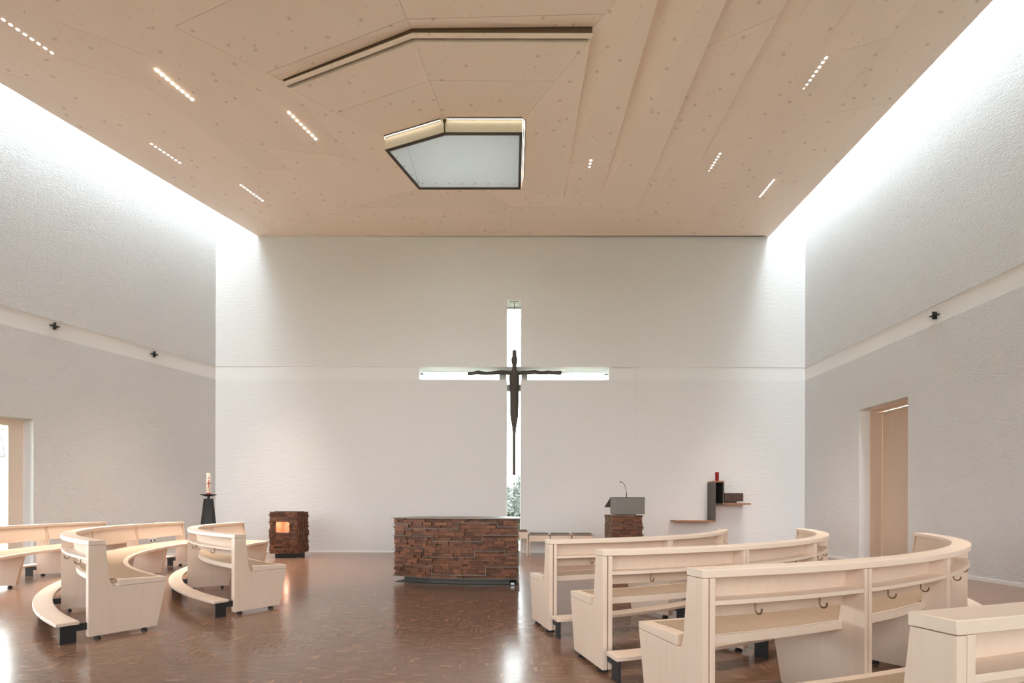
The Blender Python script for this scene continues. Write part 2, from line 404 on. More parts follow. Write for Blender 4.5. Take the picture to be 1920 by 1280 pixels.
# ------------------------------------------------------------------ ceiling: mitred rings of glazed boards round the lantern
A0, A1_ = Vector((-2.33, 8.74)), Vector((-1.27, -1.08))
B0, B1_ = Vector((-1.18, 8.31)), Vector((-.24, -1.44))
C0, C1_ = Vector((.18, 8.31)), Vector((.92, -1.44))
D0, D1_ = Vector((.17, 10.12)), Vector((.92, .264))
E0, E1_ = Vector((-1.95, 10.12)), Vector((-.668, .275))
ray = lambda o, d: (lambda k: o + d * k)
pA, pB, pC, pD, pE = ray(A0, A1_), ray(B0, B1_), ray(C0, C1_), ray(D0, D1_), ray(E0, E1_)
KR, KL = 6.65, 6.47
slab = MB()
def slab_part(q):
    bot = [(p.x, p.y, HC + .20) for p in q]; top = [(p.x, p.y, TOP) for p in q]; slab.hexa(bot, top)
slab_part([pC(0), pC(KR), pD(KR), pD(0)]); slab_part([pB(0), pB(KR), pC(KR), pC(0)]); slab_part([pA(0), pA(KL), pB(KR), pB(0)])
slab_part([pE(0), pE(KL), pA(KL), pA(0)]); slab_part([pD(0), pD(KR), Vector((pD(KR).x, YB + .0)), Vector((pE(KL).x, YB + .0)), ][:2] + [pE(KL), pE(0)])
ceiling = struct(slab.obj('ceiling', M_white, fix=True))

def board(q, zs, hw=.0025):
    """one ceiling board: quad of 2-D corners and underside heights, small shadow gap all round"""
    c = sum(q, Vector((0, 0))) / 4
    q2 = []
    for i in range(4):
        e1 = (q[i] - q[i - 1]).normalized(); e2 = (q[(i + 1) % 4] - q[i]).normalized()
        n1 = Vector((-e1.y, e1.x)); n2 = Vector((-e2.y, e2.x))
        if n1.dot(c - q[i]) < 0: n1.negate()
        if n2.dot(c - q[i]) < 0: n2.negate()
        # offset both edges inwards
        m = n1 + n2; q2.append(q[i] + m * (hw / max(.35, 1 + n1.dot(n2))))
    mb = MB(); mb.hexa([(p.x, p.y, z) for p, z in zip(q2, zs)], [(p.x, p.y, HC + .205) for p in q2])
    return mb.obj('plank', M_ceil, ceiling, fix=True)
def sector(f0, f1, ks, step0, step1, cuts):
    """boards between mitre rays f0 and f1. Each inner edge sits step higher than the board inside it"""
    for i in range(len(ks) - 1):
        ka, kb = ks[i], ks[i + 1]
        s0 = step0[i]; s1 = step1[i]
        ends = [0] + cuts[i % len(cuts)] + [1]
        for t0, t1 in zip(ends[:-1], ends[1:]):
            ia0, ia1 = f0(ka).lerp(f1(ka), t0), f0(ka).lerp(f1(ka), t1)
            ib0, ib1 = f0(kb).lerp(f1(kb), t0), f0(kb).lerp(f1(kb), t1)
            h = lambda t: HC + s0 + (s1 - s0) * t
            board([ia0, ia1, ib1, ib0], [h(t0), h(t1), HC, HC])
kr = [0, 1.0, 1.87, 2.85, 3.72, 4.64, 5.57, KR]
SR = [0, .12, .22, .20, .15, .09, .05]
SL = [0, .05, .035, .035, .035, .03, .03]
sector(pC, pD, kr, SR, [0] * 7, [[], [.72], [], [.44], [.8], [.58], [.7]])
sector(pB, pC, [0, .52, .958], [0, 0], [0, 0], [[], []])
sector(pA, pB, [0, .52, .958], [0, 0], [0, 0], [[], []])
cf = (1.87 - 1.17) / .87
sector(pB, pC, [1.17] + kr[2:], [.02] + [0] * 6, [SR[1] * cf] + [0] * 6, [[], [.4], [], [.6]])
sector(pA, pB, [1.17] + kr[2:-1] + [KL], [SL[1] * cf] + [0] * 6, [.02] + [0] * 6, [[], [.5], [.3], []])
# upturned edge boards behind the lip, and a brown board painting the shade above it
for f0, f1, za, zb, ya, yb in ((pB, pC, .02, SR[1] * cf, .085, SR[1]), (pA, pB, SL[1] * cf, .02, SL[1] + .015, .085)):
    board([f0(1.031), f1(1.031), f1(1.168), f0(1.168)], [HC + ya, HC + yb, HC + zb, HC + za])
    mb = MB(); q = [f0(1.004), f1(1.004), f1(1.02), f0(1.02)]
    mb.hexa([(p.x, p.y, HC + .034) for p in q], [(p.x, p.y, HC + .20) for p in q]); mb.obj('gap_shade_board', M_gap, ceiling, fix=True)
sector(pA, pE, kr[:-1] + [KL], SL, [0] * 7, [[], [.6], [.62], [.3, .75], [.45], [.4], [.55]])
sector(pE, pD, [0, 2.3, 4.4, 5.85, KL], [0, 0, 0, 0], [0, 0, 0, 0], [[.6], [.35], [.7], []])
# small lip board inside the open slot in front of the lantern
for f0, f1 in ((pA, pB), (pB, pC)):
    mb = MB(); q = [f0(1.0), f1(1.0), f1(1.028), f0(1.028)]
    mb.hexa([(p.x, p.y, HC - .004) for p in q], [(p.x, p.y, HC + .034) for p in q]); mb.obj('lip_board', M_ceil, ceiling, fix=True)
# narrow trim and shadow gap where the ceiling meets the back wall
t = MB(); t.box(-6.2, 6.25, 11.875, 11.9, HC + .02, TOP); struct(t.obj('trim_1', M_frame))

# ------------------------------------------------------------------ lantern (hanging skylight box)
lan = thing('skylight_lantern', 'pentagonal hanging skylight box with grey glass set in the timber ceiling', 'skylight', (-1.0, 9.2, HC))
Lp = [Vector((-2.30, 8.72)), Vector((-1.175, 8.315)), Vector((.16, 8.312)), Vector((.16, 9.78)), Vector((-1.90, 9.79))]
def inset(poly, d):
    out = []; n = len(poly); c = sum(poly, Vector((0, 0))) / n
    for i in range(n):
        e1 = (poly[i] - poly[i - 1]).normalized(); e2 = (poly[(i + 1) % n] - poly[i]).normalized()
        n1 = Vector((-e1.y, e1.x)); n2 = Vector((-e2.y, e2.x))
        if n1.dot(c - poly[i]) < 0: n1.negate()
        if n2.dot(c - poly[i]) < 0: n2.negate()
        out.append(poly[i] + (n1 + n2) * (d / (1 + n1.dot(n2))))
    return out
ZL = 7.536
def ring(mb, po, pi, z0, z1):
    n = len(po)
    for i in range(n):
        j = (i + 1) % n
        mb.hexa([(po[i].x, po[i].y, z0), (po[j].x, po[j].y, z0), (pi[j].x, pi[j].y, z0), (pi[i].x, pi[i].y, z0)],
                [(po[i].x, po[i].y, z1), (po[j].x, po[j].y, z1), (pi[j].x, pi[j].y, z1), (pi[i].x, pi[i].y, z1)])
    return mb
ring(MB(), Lp, inset(Lp, .018), ZL + .012, HC + .05).obj('light_band', M_cream, lan, fix=True)
ring(MB(), inset(Lp, -.004), inset(Lp, .05), ZL, ZL + .014).obj('frame', M_frame, lan, fix=True)
cj = MB(); cj.box(-1.20, -1.15, 8.306, 8.325, HC - .05, HC + .0); cj.box(-1.185, -1.165, 8.306, 8.32, ZL + .014, HC - .05); cj.obj('corner_shade', M_frame, lan)  # dark plates paint the unlit shade at this lantern corner
gl = inset(Lp, .02)
x_s = -1.89
left = [gl[0], gl[0].lerp(gl[1], (x_s + .004 - gl[0].x) / (gl[1].x - gl[0].x)), Vector((x_s + .004, gl[4].y)), gl[4]]
gm = MB(); gm.prism([(p.x, p.y, ZL + .03) for p in gl], (0, 0, .012)); glass_pane = gm.obj('glass_pane', M_pane, lan, fix=True)
jm = MB(); jm.box(-1.893, -1.887, 8.60, 9.76, ZL + .026, ZL + .0305); jm.obj('pane_joint', mat('silicone_joint', (.3, .3, .3), .6), lan)
for k in range(8):
    bm_ = MB(); x = -1.80 + k * .262; bm_.lathe([(.009, 0), (.009, .012)], (x, 9.65, ZL + .02), 8); bm_.obj('bolt', M_cable, lan)
for k in range(4):
    q = Vector((-2.14, 8.93)).lerp(Vector((-1.87, 9.62)), k / 3); bm_ = MB(); bm_.lathe([(.009, 0), (.009, .012)], (q.x, q.y, ZL + .02), 8); bm_.obj('bolt', M_cable, lan)
# LED strips along the upper rim
def led_strip(a, b, off, n):
    a, b = Vector(a), Vector(b); d = (b - a).normalized(); o = Vector((d.y, -d.x)) * off
    hs = MB(); hs.prism([(*(a + o * .2), HC - .012), (*(b + o * .2), HC - .012), (*(b + o), HC - .012), (*(a + o), HC - .012)], (0, 0, .03)); h = hs.obj('led_strip', M_frame, lan, fix=True)
    ds = MB()
    for k in range(n):
        p = a.lerp(b, (k + .5) / n) + o * .6; ds.box(p.x - .0055, p.x + .0055, p.y - .0055, p.y + .0055, HC - .017, HC - .0125)
    o2 = ds.obj('led', M_led_s, h); o2['kind'] = 'stuff'
led_strip(Lp[0], Lp[1].lerp(Lp[0], .05), .05, 44)
led_strip(Lp[1].lerp(Lp[2], .03), Lp[2], .05, 52)
led_strip(Lp[2] + Vector((.012, 0)), Lp[3] + Vector((.012, .08)), .05, 60)

# ------------------------------------------------------------------ recessed downlight strips
strips = [((-6.989, 6.629), (-6.782, 7.110), 'downlight row nearest the camera at the left edge of the ceiling'),
          ((-5.452, 7.402), (-5.258, 7.924), 'second downlight row from the left, in the near half of the ceiling'),
          ((-3.790, 8.187), (-3.574, 8.767), 'downlight row just left of the skylight'),
          ((-6.644, 8.893), (-6.455, 9.373), 'downlight row by the left daylight slot, halfway to the back wall'),
          ((-5.629, 10.021), (-5.447, 10.524), 'downlight row at the far left, closest to the back wall on that side'),
          ((2.372, 6.686), (2.362, 7.265), 'large downlight row on the right nearest the camera'),
          ((4.652, 7.189), (4.643, 7.713), 'downlight row near the right daylight slot, closest to the camera'),
          ((1.501, 9.302), (1.502, 9.912), 'downlight row just right of the skylight'),
          ((3.907, 9.125), (3.894, 9.665), 'middle downlight row on the right, halfway to the back wall'),
          ((5.296, 9.833), (5.288, 10.347), 'downlight row at the far right, beside the daylight slot end')]
DOWN = 1100
def ceil_z(x, y):
    return HC
for a, b, lab in strips:
    a, b = Vector(a), Vector(b); mid = (a + b) / 2
    # underside height of the board here
    zz = HC
    if a.x > 1.1:
        for k0, k1, s in zip(kr[1:-1], kr[2:], SR[1:]):
            x0, x1 = .18 + .92 * k0, .18 + .92 * k1
            if x0 <= mid.x < x1:
                yn = 8.31 - 1.565 * (mid.x - .18); yf = 10.12 + .287 * (mid.x - .17)
                zz = HC + s * (1 - (mid.x - x0) / (x1 - x0)) * max(0, 1 - (mid.y - yn) / (yf - yn))
    t = thing('downlight_strip', lab, 'ceiling light', (mid.x, mid.y, zz), 'rows of recessed ceiling downlights')
    d = (b - a).normalized(); nrm = Vector((-d.y, d.x))
    for k in range(8):
        p = a.lerp(b, k / 7)
        ring_m = MB(); ring_m.lathe([(.018, -.003), (.021, .0), (.021, .02)], (p.x, p.y, zz), 14); o = ring_m.obj('lamp', M_led, t)
    ld = bpy.data.lights.new('downlight_glow', 'SPOT'); ld.energy = DOWN; ld.color = (1, .86, .73); ld.spot_size = R(46); ld.spot_blend = 1.0; ld.shadow_soft_size = .25
    lo = bpy.data.objects.new('downlight_glow', ld); C.objects.link(lo); lo.location = (mid.x, mid.y, zz - .03)

# unseen rows like these, added to brighten the pews nearest the camera
for x, y in ((2.37, 3.7), (4.65, 4.6), (.3, 2.3), (-3.4, 4.9), (-5.6, 4.3), (4.8, 1.8), (-7.9, 4.6)):
    m = MB()
    for k in range(8): m.lathe([(.020, -.003), (.024, .0), (.024, .02)], (x, y + (k - 3.5) * .078, HC - .001), 14)
    o = m.obj('fill_downlight_lamps', M_led, ceiling); o['kind'] = 'stuff'
    ld = bpy.data.lights.new('downlight_glow', 'SPOT'); ld.energy = DOWN * .32; ld.color = (1, .86, .73); ld.spot_size = R(46); ld.spot_blend = 1; ld.shadow_soft_size = .25
    lo = bpy.data.objects.new('downlight_glow', ld); C.objects.link(lo); lo.location = (x, y, HC - .03)

# ------------------------------------------------------------------ cross-shaped window and its bronze corpus
YG = 12.36
glz = []
def window_pane(parent, x0, x1, z0, z1, y=YG):
    m = MB(); m.box(x0, x1, y, y + .012, z0, z1); return m.obj('glass_pane', M_glass, parent)
win = MB()
CM = .2
win.box(CX0, CX1, YG - .02, YG + .05, CXZ - .03, CXZ)
# members framing the crossing
win.box(CX0, CX1, YG - .06, YG + .06, AZ1 - .03, AZ1 + .12)
win.box(CX0, CX1, YG - .06, YG + .06, AZ0 - .17, AZ0 - .02)
win.box(CX0 - .2, CX0 - .02, YG - .06, YG + .06, AZ0, AZ1); win.box(CX1 + .02, CX1 + .17, YG - .06, YG + .06, AZ0, AZ1)
w1 = struct(win.obj('window_1', mat('grey_window_member', (.45, .43, .40), .6)))
window_pane(w1, CX0, CX1, AZ1 + .12, CXZ - .03); window_pane(w1, CX0, CX1, 0, AZ0 - .17)
window_pane(w1, CX0 - .02, CX1 + .02, AZ0 - .02, AZ1 - .03); window_pane(w1, AX0, CX0 - .2, AZ0, AZ1); window_pane(w1, CX1 + .17, AX1, AZ0, AZ1)
# dark anchor plate in the soffit and the cable fixings
m = MB(); m.box(-.07, .15, 11.98, 12.12, CXZ - .014, CXZ - .001); m.obj('anchor_plate', M_steel_grey, w1)

figx = .05; figy = 12.05
def ell(cx, cy, z, rx, ry, n=20):
    return [(cx + rx * math.cos(2 * math.pi * k / n), cy + ry * math.sin(2 * math.pi * k / n), z) for k in range(n)]
cor = MB()
prof = [(1.915, .030, .034), (1.96, .032, .036), (2.05, .030, .032), (2.4, .027, .03), (2.8, .029, .035), (2.93, .030, .04), (3.05, .038, .048), (3.16, .052, .062),
        (3.30, .076, .082), (3.42, .088, .092), (3.70, .095, .098), (3.98, .097, .098), (4.03, .094, .096), (4.045, .100, .102), (4.16, .106, .10), (4.28, .112, .105),
        (4.38, .112, .105), (4.44, .10, .09), (4.49, .070, .065), (4.54, .047, .05), (4.61, .043, .048), (4.67, .046, .052), (4.70, .058, .066), (4.76, .066, .076), (4.83, .064, .074), (4.87, .05, .06),
        (4.885, .042, .046), (4.95, .042, .044), (5.00, .042, .042), (5.026, .040, .040)]
cor.loft([ell(figx, figy, z, rx * 1.1 + .007, ry * 1.05 + .004) for z, rx, ry in prof])
# face: brow, nose and chin towards the room
cor.loft([ell(figx, figy - .072, 4.735, .010, .012, 10), ell(figx, figy - .082, 4.745, .014, .02, 10), ell(figx, figy - .074, 4.79, .009, .012, 10)])
cor.loft([ell(figx, figy - .06, 4.695, .03, .02, 10), ell(figx, figy - .062, 4.715, .034, .022, 10)])
def arm(pts):
    rings = []
    n = 14
    for x, z, rz, ry in pts:
        rings.append([(x, figy + ry * math.cos(2 * math.pi * k / n), z + (rz * 1.15 + .003) * math.sin(2 * math.pi * k / n)) for k in range(n)])
    cor.loft(rings)
arm([(figx - .02, 4.43, .07, .07), (figx - .12, 4.46, .045, .05), (figx - .2, 4.47, .042, .044), (-.28, 4.475, .046, .045), (-.38, 4.47, .040, .042), (-.50, 4.455, .036, .038), (-.66, 4.445, .034, .036), (-.78, 4.455, .042, .04), (-.85, 4.475, .044, .04), (-.90, 4.468, .036, .036), (-.98, 4.445, .036, .036), (-1.06, 4.44, .038, .042), (-1.111, 4.437, .036, .042)])
arm([(figx + .02, 4.43, .07, .07), (figx + .12, 4.46, .045, .05), (figx + .2, 4.465, .042, .044), (.34, 4.465, .038, .042), (.46, 4.475, .042, .044), (.56, 4.487, .044, .042), (.68, 4.465, .036, .038), (.78, 4.465, .036, .036), (.86, 4.475, .040, .04), (.93, 4.478, .038, .038), (1.0, 4.468, .036, .036), (1.12, 4.466, .040, .042), (1.19, 4.468, .042, .044), (1.227, 4.468, .040, .042)])
corp = cor.obj('corpus_figure', M_bronze, fix=True)
rm = corp.modifiers.new('fuse', 'REMESH'); rm.mode = 'VOXEL'; rm.voxel_size = .009; rm.use_smooth_shade = True
tag(corp, 'slender dark bronze crucifix figure with outstretched arms hung in the cross-shaped window', 'sculpture')
for pts, lab in (([(.05, 12.05, 5.015), (.05, 12.05, CXZ - .012)], 'thin steel cable from window top down to the bronze figure head'),
                 ([(.05, 12.05, .01), (.05, 12.05, 1.925)], 'thin steel cable from the bronze figure feet down to the floor'),
                 ([(AX0 + .01, 12.05, 4.43), (-1.105, 12.05, 4.437)], 'thin horizontal cable in the left arm of the cross window'),
                 ([(1.22, 12.05, 4.466), (AX1 - .01, 12.05, 4.43)], 'thin horizontal cable in the right arm of the cross window')):
    m = MB(); m.tube(pts, .010, 6); c_ = m.obj('steel_cable', M_cable, fix=True); tag(c_, lab, 'cable', 'cables holding the bronze figure')
    if pts[0][2] == 4.43 or pts[-1][2] == 4.43:
        f = MB(); e = pts[0] if abs(pts[0][0]) > 2 else pts[-1]; s = 1 if e[0] < 0 else -1
        f.tube([e, (e[0] + s * .09, e[1], e[2])], .016, 8); f.obj('turnbuckle', M_cable, c_, fix=True)

# ------------------------------------------------------------------ left window and right door
w2 = MB()
def lp(u, d, z): p = LP + LD * u - LN * d; return (p.x, p.y, z)
def lbox(mb, u0, u1, d0, d1, z0, z1):
    mb.hexa([lp(u0, d0, z0), lp(u1, d0, z0), lp(u1, d1, z0), lp(u0, d1, z0)], [lp(u0, d0, z1), lp(u1, d0, z1), lp(u1, d1, z1), lp(u0, d1, z1)])
FD = .36
lbox(w2, wu0, wu0 + .2, FD, FD + .09, 0, WZ); lbox(w2, wu1 - .2, wu1, FD, FD + .09, 0, WZ)
lbox(w2, wu0 + .2, wu1 - .2, FD, FD + .09, WZ - .12, WZ); lbox(w2, wu0 + .2, wu1 - .2, FD, FD + .09, 0, .1)
win2 = struct(w2.obj('window_2', M_winwood, fix=True))
g = MB(); lbox(g, wu0 + .2, wu1 - .2, FD + .04, FD + .055, .1, WZ - .12); g.obj('glass_pane', M_glass, win2, fix=True)
# right door niche: timber lining and leaf
dd = MB(); XD = XR + .225
dd.box(XD, XR + .50, 10.02, 10.05, 0, DZ); dd.box(XD, XR + .50, 8.80, 8.83, 0, DZ); dd.box(XD, XR + .50, 8.83, 10.02, DZ - .035, DZ)
door = struct(dd.obj('door_1', M_doorwood))
dl = MB(); dl.box(XR + .468, XR + .505, 8.834, 10.012, .008, DZ - .045); dl.obj('door_leaf', M_doorwood, door, bevel=.002)

fill_glazing('rear_fill_window', (0, RY, 0), (1, 0, 0), (0, 1, 0), RG, M_glass_rear)  # both rear windows are added, to let in fill daylight
fill_glazing('rear_left_fill_window', ra, rd, rn, RL, M_glass_side)
light_portal('window_portal', [(CX1, YB + WT, .05), (CX0, YB + WT, .05), (CX0, YB + WT, CXZ), (CX1, YB + WT, CXZ)])
light_portal('window_portal', [(AX1, YB + WT, AZ0), (AX0, YB + WT, AZ0), (AX0, YB + WT, AZ1), (AX1, YB + WT, AZ1)])
light_portal('window_portal', [lp(wu1, .5, .1), lp(wu0, .5, .1), lp(wu0, .5, WZ), lp(wu1, .5, WZ)])
# tinted roof glazing closing the two daylight slots
m = MB(); m.box(XCR, XR, RY, YB, TOP - .06, TOP - .045); struct(m.obj('window_5', M_roofglass))
m = MB(); q = [_p0 - LD * .6, _p0 + LD * 10.6, _p0 + LD * 10.6 + _n, _p0 - LD * .6 + _n]; m.prism([(v.x, v.y, TOP - .06) for v in q], (0, 0, .015)); struct(m.obj('window_6', M_roofglass, fix=True))

# ------------------------------------------------------------------ wall crosses, sockets
def wall_cross(p, u, n, lab):
    p, u, n = Vector(p), Vector(u).normalized(), Vector(n).normalized()
    t = thing('iron_cross', lab, 'cross', p, 'small iron crosses on the wall band')
    z = Vector((0, 0, 1)); h, l, d, th = .063, .065, .075, .007
    m = MB(); q = p - u * th - z * h; m.prism([q, q + u * 2 * th, q + u * 2 * th + n * d, q + n * d], z * 2 * h); m.obj('upright_plate', M_steel, t, fix=True)
    m = MB(); q = p - u * l - z * th; m.prism([q, q + u * 2 * l, q + u * 2 * l + n * d, q + n * d], z * 2 * th); m.obj('crossbar_plate', M_steel, t, fix=True)
def on_left(u, z): return LP + LD * u - LN * PL + Vector((0, 0, z))
u1 = (Vector((-8.526, 8.994, 0)) - LP).dot(LD); u2 = (Vector((-7.853, 10.588, 0)) - LP).dot(LD)
wall_cross(on_left(u1, 4.455), LD, LN, 'small dark iron cross on left wall band, nearer the camera')
wall_cross(on_left(u2, 4.44), LD, LN, 'small dark iron cross on left wall band, nearer the back corner')
wall_cross((XR + PL, 8.224, 4.39), (0, 1, 0), (-1, 0, 0), 'small dark iron cross on the right wall band')
us = (Vector((-7.858, 10.577, 0)) - LP).dot(LD)
sk = thing('power_socket', 'white double power socket low on left wall, seen under a pew backrest', 'socket', LP + LD * us + Vector((0, 0, .37)))
m = MB(); lbox(m, us - .08, us + .08, -.012, 0.0, .33, .41); m.obj('plate', M_white, sk, bevel=.004, fix=True)
for s in (-.037, .037):
    m = MB(); lbox(m, us + s - .02, us + s + .02, -.0135, -.011, .35, .39); m.obj('socket_hole', M_plug, sk, fix=True)

# ------------------------------------------------------------------ pews
def pew(cx, cy, Ro, a_near, a_far, joints, label):
    sg = 1 if a_far > a_near else -1
    c = Vector((cx, cy, 0))
    base = c + Vector((math.cos(R(a_near)), math.sin(R(a_near)), 0)) * Ro
    t = thing('curved_pew', label, 'pew', base, 'curved pale wood pews')
    def pt(a, tt, z, v=0):
        """a degrees, tt inwards from the outer edge, v along the arc (metres)"""
        ar = R(a); u = Vector((math.cos(ar), math.sin(ar), 0)); tv = Vector((-u.y, u.x, 0)) * sg
        p = c + u * (Ro - tt) + tv * v; return Vector((p.x, p.y, z))
    deg = lambda m_, rr=Ro: math.degrees(m_ / rr) * sg
    def sweep(prof, a0, a1):
        n = max(2, int(abs(a1 - a0) / 1.1) + 1); mb = MB()
        mb.loft([[pt(a0 + (a1 - a0) * i / n, tt, z) for tt, z in prof] for i in range(n + 1)]); return mb
    def plate(poly, a, v0, v1):
        mb = MB(); p = [pt(a, tt, z, v0) for tt, z in poly]; mb.prism(p, pt(a, 0, 0, v1) - pt(a, 0, 0, v0)); return mb
    END = [(0, .03), (0, .782), (.112, .782), (.143, .48), (.165, .424), (.56, .424), (.485, .03)]
    SIDE = [(0.004, .03), (0.004, .782), (.10, .782), (.138, .48), (.15, .424), (.548, .424), (.475, .03)]
    TH, GAP = .034, .009
    # cap rail over the full length
    sweep([(0, .784), (0, .822), (.118, .822), (.118, .784)], a_near, a_far).obj('cap_rail', M_maple_flat, t, bevel=.003, fix=True, smooth=True)
    def feet(par, a, v):
        for tt in (.07, .4):
            p = pt(a, tt, 0, v); f = MB(); f.lathe([(.018, 0), (.018, .012), (.01, .013), (.01, .031)], p, 10); f.obj('levelling_foot', M_rubber, par)
    def bracket(a, v):
        poly = [(-.168, 0), (-.168, .146), (.03, .146), (.03, .088), (-.066, .088), (-.066, 0)]
        plate(poly, a, v, v + GAP + .002).obj('kneeler_bracket', M_steel, t, fix=True)
        top = [(-.19, .138), (-.19, .147), (-.06, .147), (-.06, .138)]
    # end panels with their doubled inner board
    e = plate(END, a_near, 0, TH).obj('end_panel', M_maple, t, bevel=.002, fix=True); feet(e, a_near, TH / 2)
    e = plate(END, a_far, -TH, 0).obj('end_panel', M_maple, t, bevel=.002, fix=True); feet(e, a_far, -TH / 2)
    bracket(a_near, TH - .001); bracket(a_far, -TH - GAP)
    lim = [a_near + deg(TH + GAP)] + list(joints) + [a_far - deg(TH + GAP)]
    m0 = lim[0]
    for i in range(len(lim) - 1):
        s = lim[i] + (0 if i == 0 else deg(GAP / 2)); f = lim[i + 1] - (0 if i == len(lim) - 2 else deg(GAP / 2))
        e = plate(SIDE, s, 0, .03).obj('side_panel', M_maple, t, bevel=.002, fix=True); feet(e, s, .015)
        e = plate(SIDE, f, -.03, 0).obj('side_panel', M_maple, t, bevel=.002, fix=True); feet(e, f, -.015)
        if i: bracket(lim[i], -GAP / 2)
        s2, f2 = s + deg(.03), f - deg(.03)
        sweep([(.088, .784), (.106, .784), (.142, .575), (.122, .575)], s2, f2).obj('back_panel', M_maple, t, bevel=.002, fix=True, smooth=True)
        sh = sweep([(.008, .655), (.008, .677), (.109, .677), (.113, .655)], s2, f2).obj('book_shelf', M_maple_flat, t, bevel=.002, fix=True, smooth=True)
        ww = abs(f2 - s2)
        for q in (.28, .72):
            ah = s2 + (f2 - s2) * q
            path = [(.06, .656), (.06, .64), (.06, .612)] + [(.06 - .019 + .019 * math.cos(R(x)), .612 + .019 * math.sin(R(x))) for x in (-25, -55, -90, -125, -155, -180)] + [(.021, .622)]
            hk = MB(); hk.tube([pt(ah, tt, z) for tt, z in path], .0045, 8); hk.obj('coat_hook', M_bronze_hook, sh, fix=True, smooth=True)
    # seat and felt per module, resting on the side panels
    zt = lambda q: .485 - (q - .12) / .442 * .02
    cuts = [a_near] + list(joints) + [a_far]
    for i in range(len(cuts) - 1):
        s = cuts[i] + (0 if i == 0 else deg(.0015)); f = cuts[i + 1] - (0 if i == len(cuts) - 2 else deg(.0015))
        st = sweep([(.2, .426), (.2, zt(.2)), (.562, zt(.562)), (.562, .426)], s, f).obj('seat', M_maple_flat, t, bevel=.003, fix=True, smooth=True)
        si = lim[i] + (deg(.03) if i == 0 else deg(GAP / 2 + .03)); fi = lim[i + 1] - (deg(.03) if i == len(cuts) - 2 else deg(GAP / 2 + .03))
        sweep([(.118, .440), (.118, zt(.118)), (.2, zt(.2)), (.2, .440)], si, fi).obj('rear_rail', M_maple_flat, st, bevel=.002, fix=True, smooth=True)
        sf = si if i == 0 else s; ff = fi if i == len(cuts) - 2 else f
        sweep([(.148, zt(.148) - .006), (.148, zt(.148) + .0025), (.515, zt(.515) + .0025), (.515, zt(.515) - .006)], sf, ff).obj('seat_felt', M_felt, st, fix=True)
    sweep([(-.2, .147), (-.2, .174), (-.055, .174), (-.055, .147)], a_near, a_far).obj('kneeler', M_maple_flat, t, bevel=.003, fix=True, smooth=True)
    return t
cr = (-.69, 7.97)
pew(*cr, 3.88, -74.8, -21.6, [-54.0, -33.2], 'curved pew in right block, smallest arc, nearest the altar')
pew(*cr, 4.95, -74.9, -13.9, [-59.9, -44.8, -29.5], 'second curved pew of the right block counted from the altar')
pew(*cr, 5.99, -75.0, -22.8, [-64.4, -54.1, -38.5], 'large curved pew in right block, third from altar, whole back facing the camera')
pew(*cr, 7.00, -75.1, -43.0, [-61.0], 'foreground pew cut off by the right edge of the picture')
cl = (.148, 9.367)
pew(*cl, 5.343, -123.8, -178.0, [-146.5, -163.0], 'curved pew in left block, nearest the altar')
pew(*cl, 6.50, -123.9, -178.5, [-138.5, -151.0, -165.4], 'middle curved pew of the left block, end panel facing the aisle')
pew(*cl, 7.91, -124.0, -178.2, [-141.0, -158.2, -168.2], 'rear curved pew of the left block, cut off by the left edge')

# ------------------------------------------------------------------ block-clad altar, ambo base, tabernacle stele
unit = None
def unit_block():
    global unit
    if unit is None:
        m = MB(); m.box(0, 1, 0, 1, 0, 1); me = bpy.data.meshes.new('wood_block'); me.from_pydata(m.v, [], m.f); me.materials.append(M_block); unit = me
    return unit
def clad_face(parent, p0, p1, z0, z1, rows, lmin, lmax, holes=(), rng=None, stuff=False, mb=None, ext=(0, 0)):
    """face from p0 to p1 (plan), outward normal to the right of p0->p1; random timber offcuts laid in courses"""
    p0, p1 = Vector((*p0, 0)), Vector((*p1, 0)); L0 = (p1 - p0).length; u = (p1 - p0).normalized(); n = Vector((u.y, -u.x, 0))
    z = z0
    wts = [rng.uniform(.6, 1.4) for _ in range(rows)]; sm = sum(wts)
    for wv in wts:
        h = (z1 - z0) * wv / sum(wts)
        x = -rng.uniform(0, ext[0]); L_ = L0 + rng.uniform(0, ext[1])
        while x < L_ - 1e-4:
            l = rng.uniform(lmin, lmax) if rng.random() < .75 else rng.uniform(lmin * .5, lmin)
            if L_ - x - l < lmin * .5: l = L_ - x
            l = min(l, L_ - x); d = rng.choice((.0, .005, .011, .018, .025, .032)) + rng.uniform(0, .004)
            segs = [(x, x + l)]
            for ha, hb, hz0, hz1 in holes:
                if z + h > hz0 + .004 and z < hz1 - .004:
                    ns = []
                    for s0, s1 in segs:
                        if s1 <= ha or s0 >= hb: ns.append((s0, s1)); continue
                        if s0 < ha: ns.append((s0, ha))
                        if s1 > hb: ns.append((hb, s1))
                    segs = ns
            for s0, s1 in segs:
                if s1 - s0 < .012: continue
                o0 = p0 + u * (s0 + .0012); ln = s1 - s0 - .0024; dep = .02 + d
                if stuff:
                    a_ = o0; mb.prism([a_ - n * .01 + Vector((0, 0, z + .001)), a_ + u * ln - n * .01 + Vector((0, 0, z + .001)), a_ + u * ln + n * d + Vector((0, 0, z + .001)), a_ + n * d + Vector((0, 0, z + .001))], (0, 0, h - .002))
                else:
                    ob = bpy.data.objects.new('wood_block', unit_block()); C.objects.link(ob)
                    M = Matrix((u * ln, n * dep, Vector((0, 0, h - .002)))).transposed().to_4x4(); M.translation = o0 - n * .02 + Vector((0, 0, z + .001))
                    ob.parent = parent; ob.matrix_parent_inverse = world_of(parent).inverted(); ob.matrix_basis = M
            x += l
        z += h
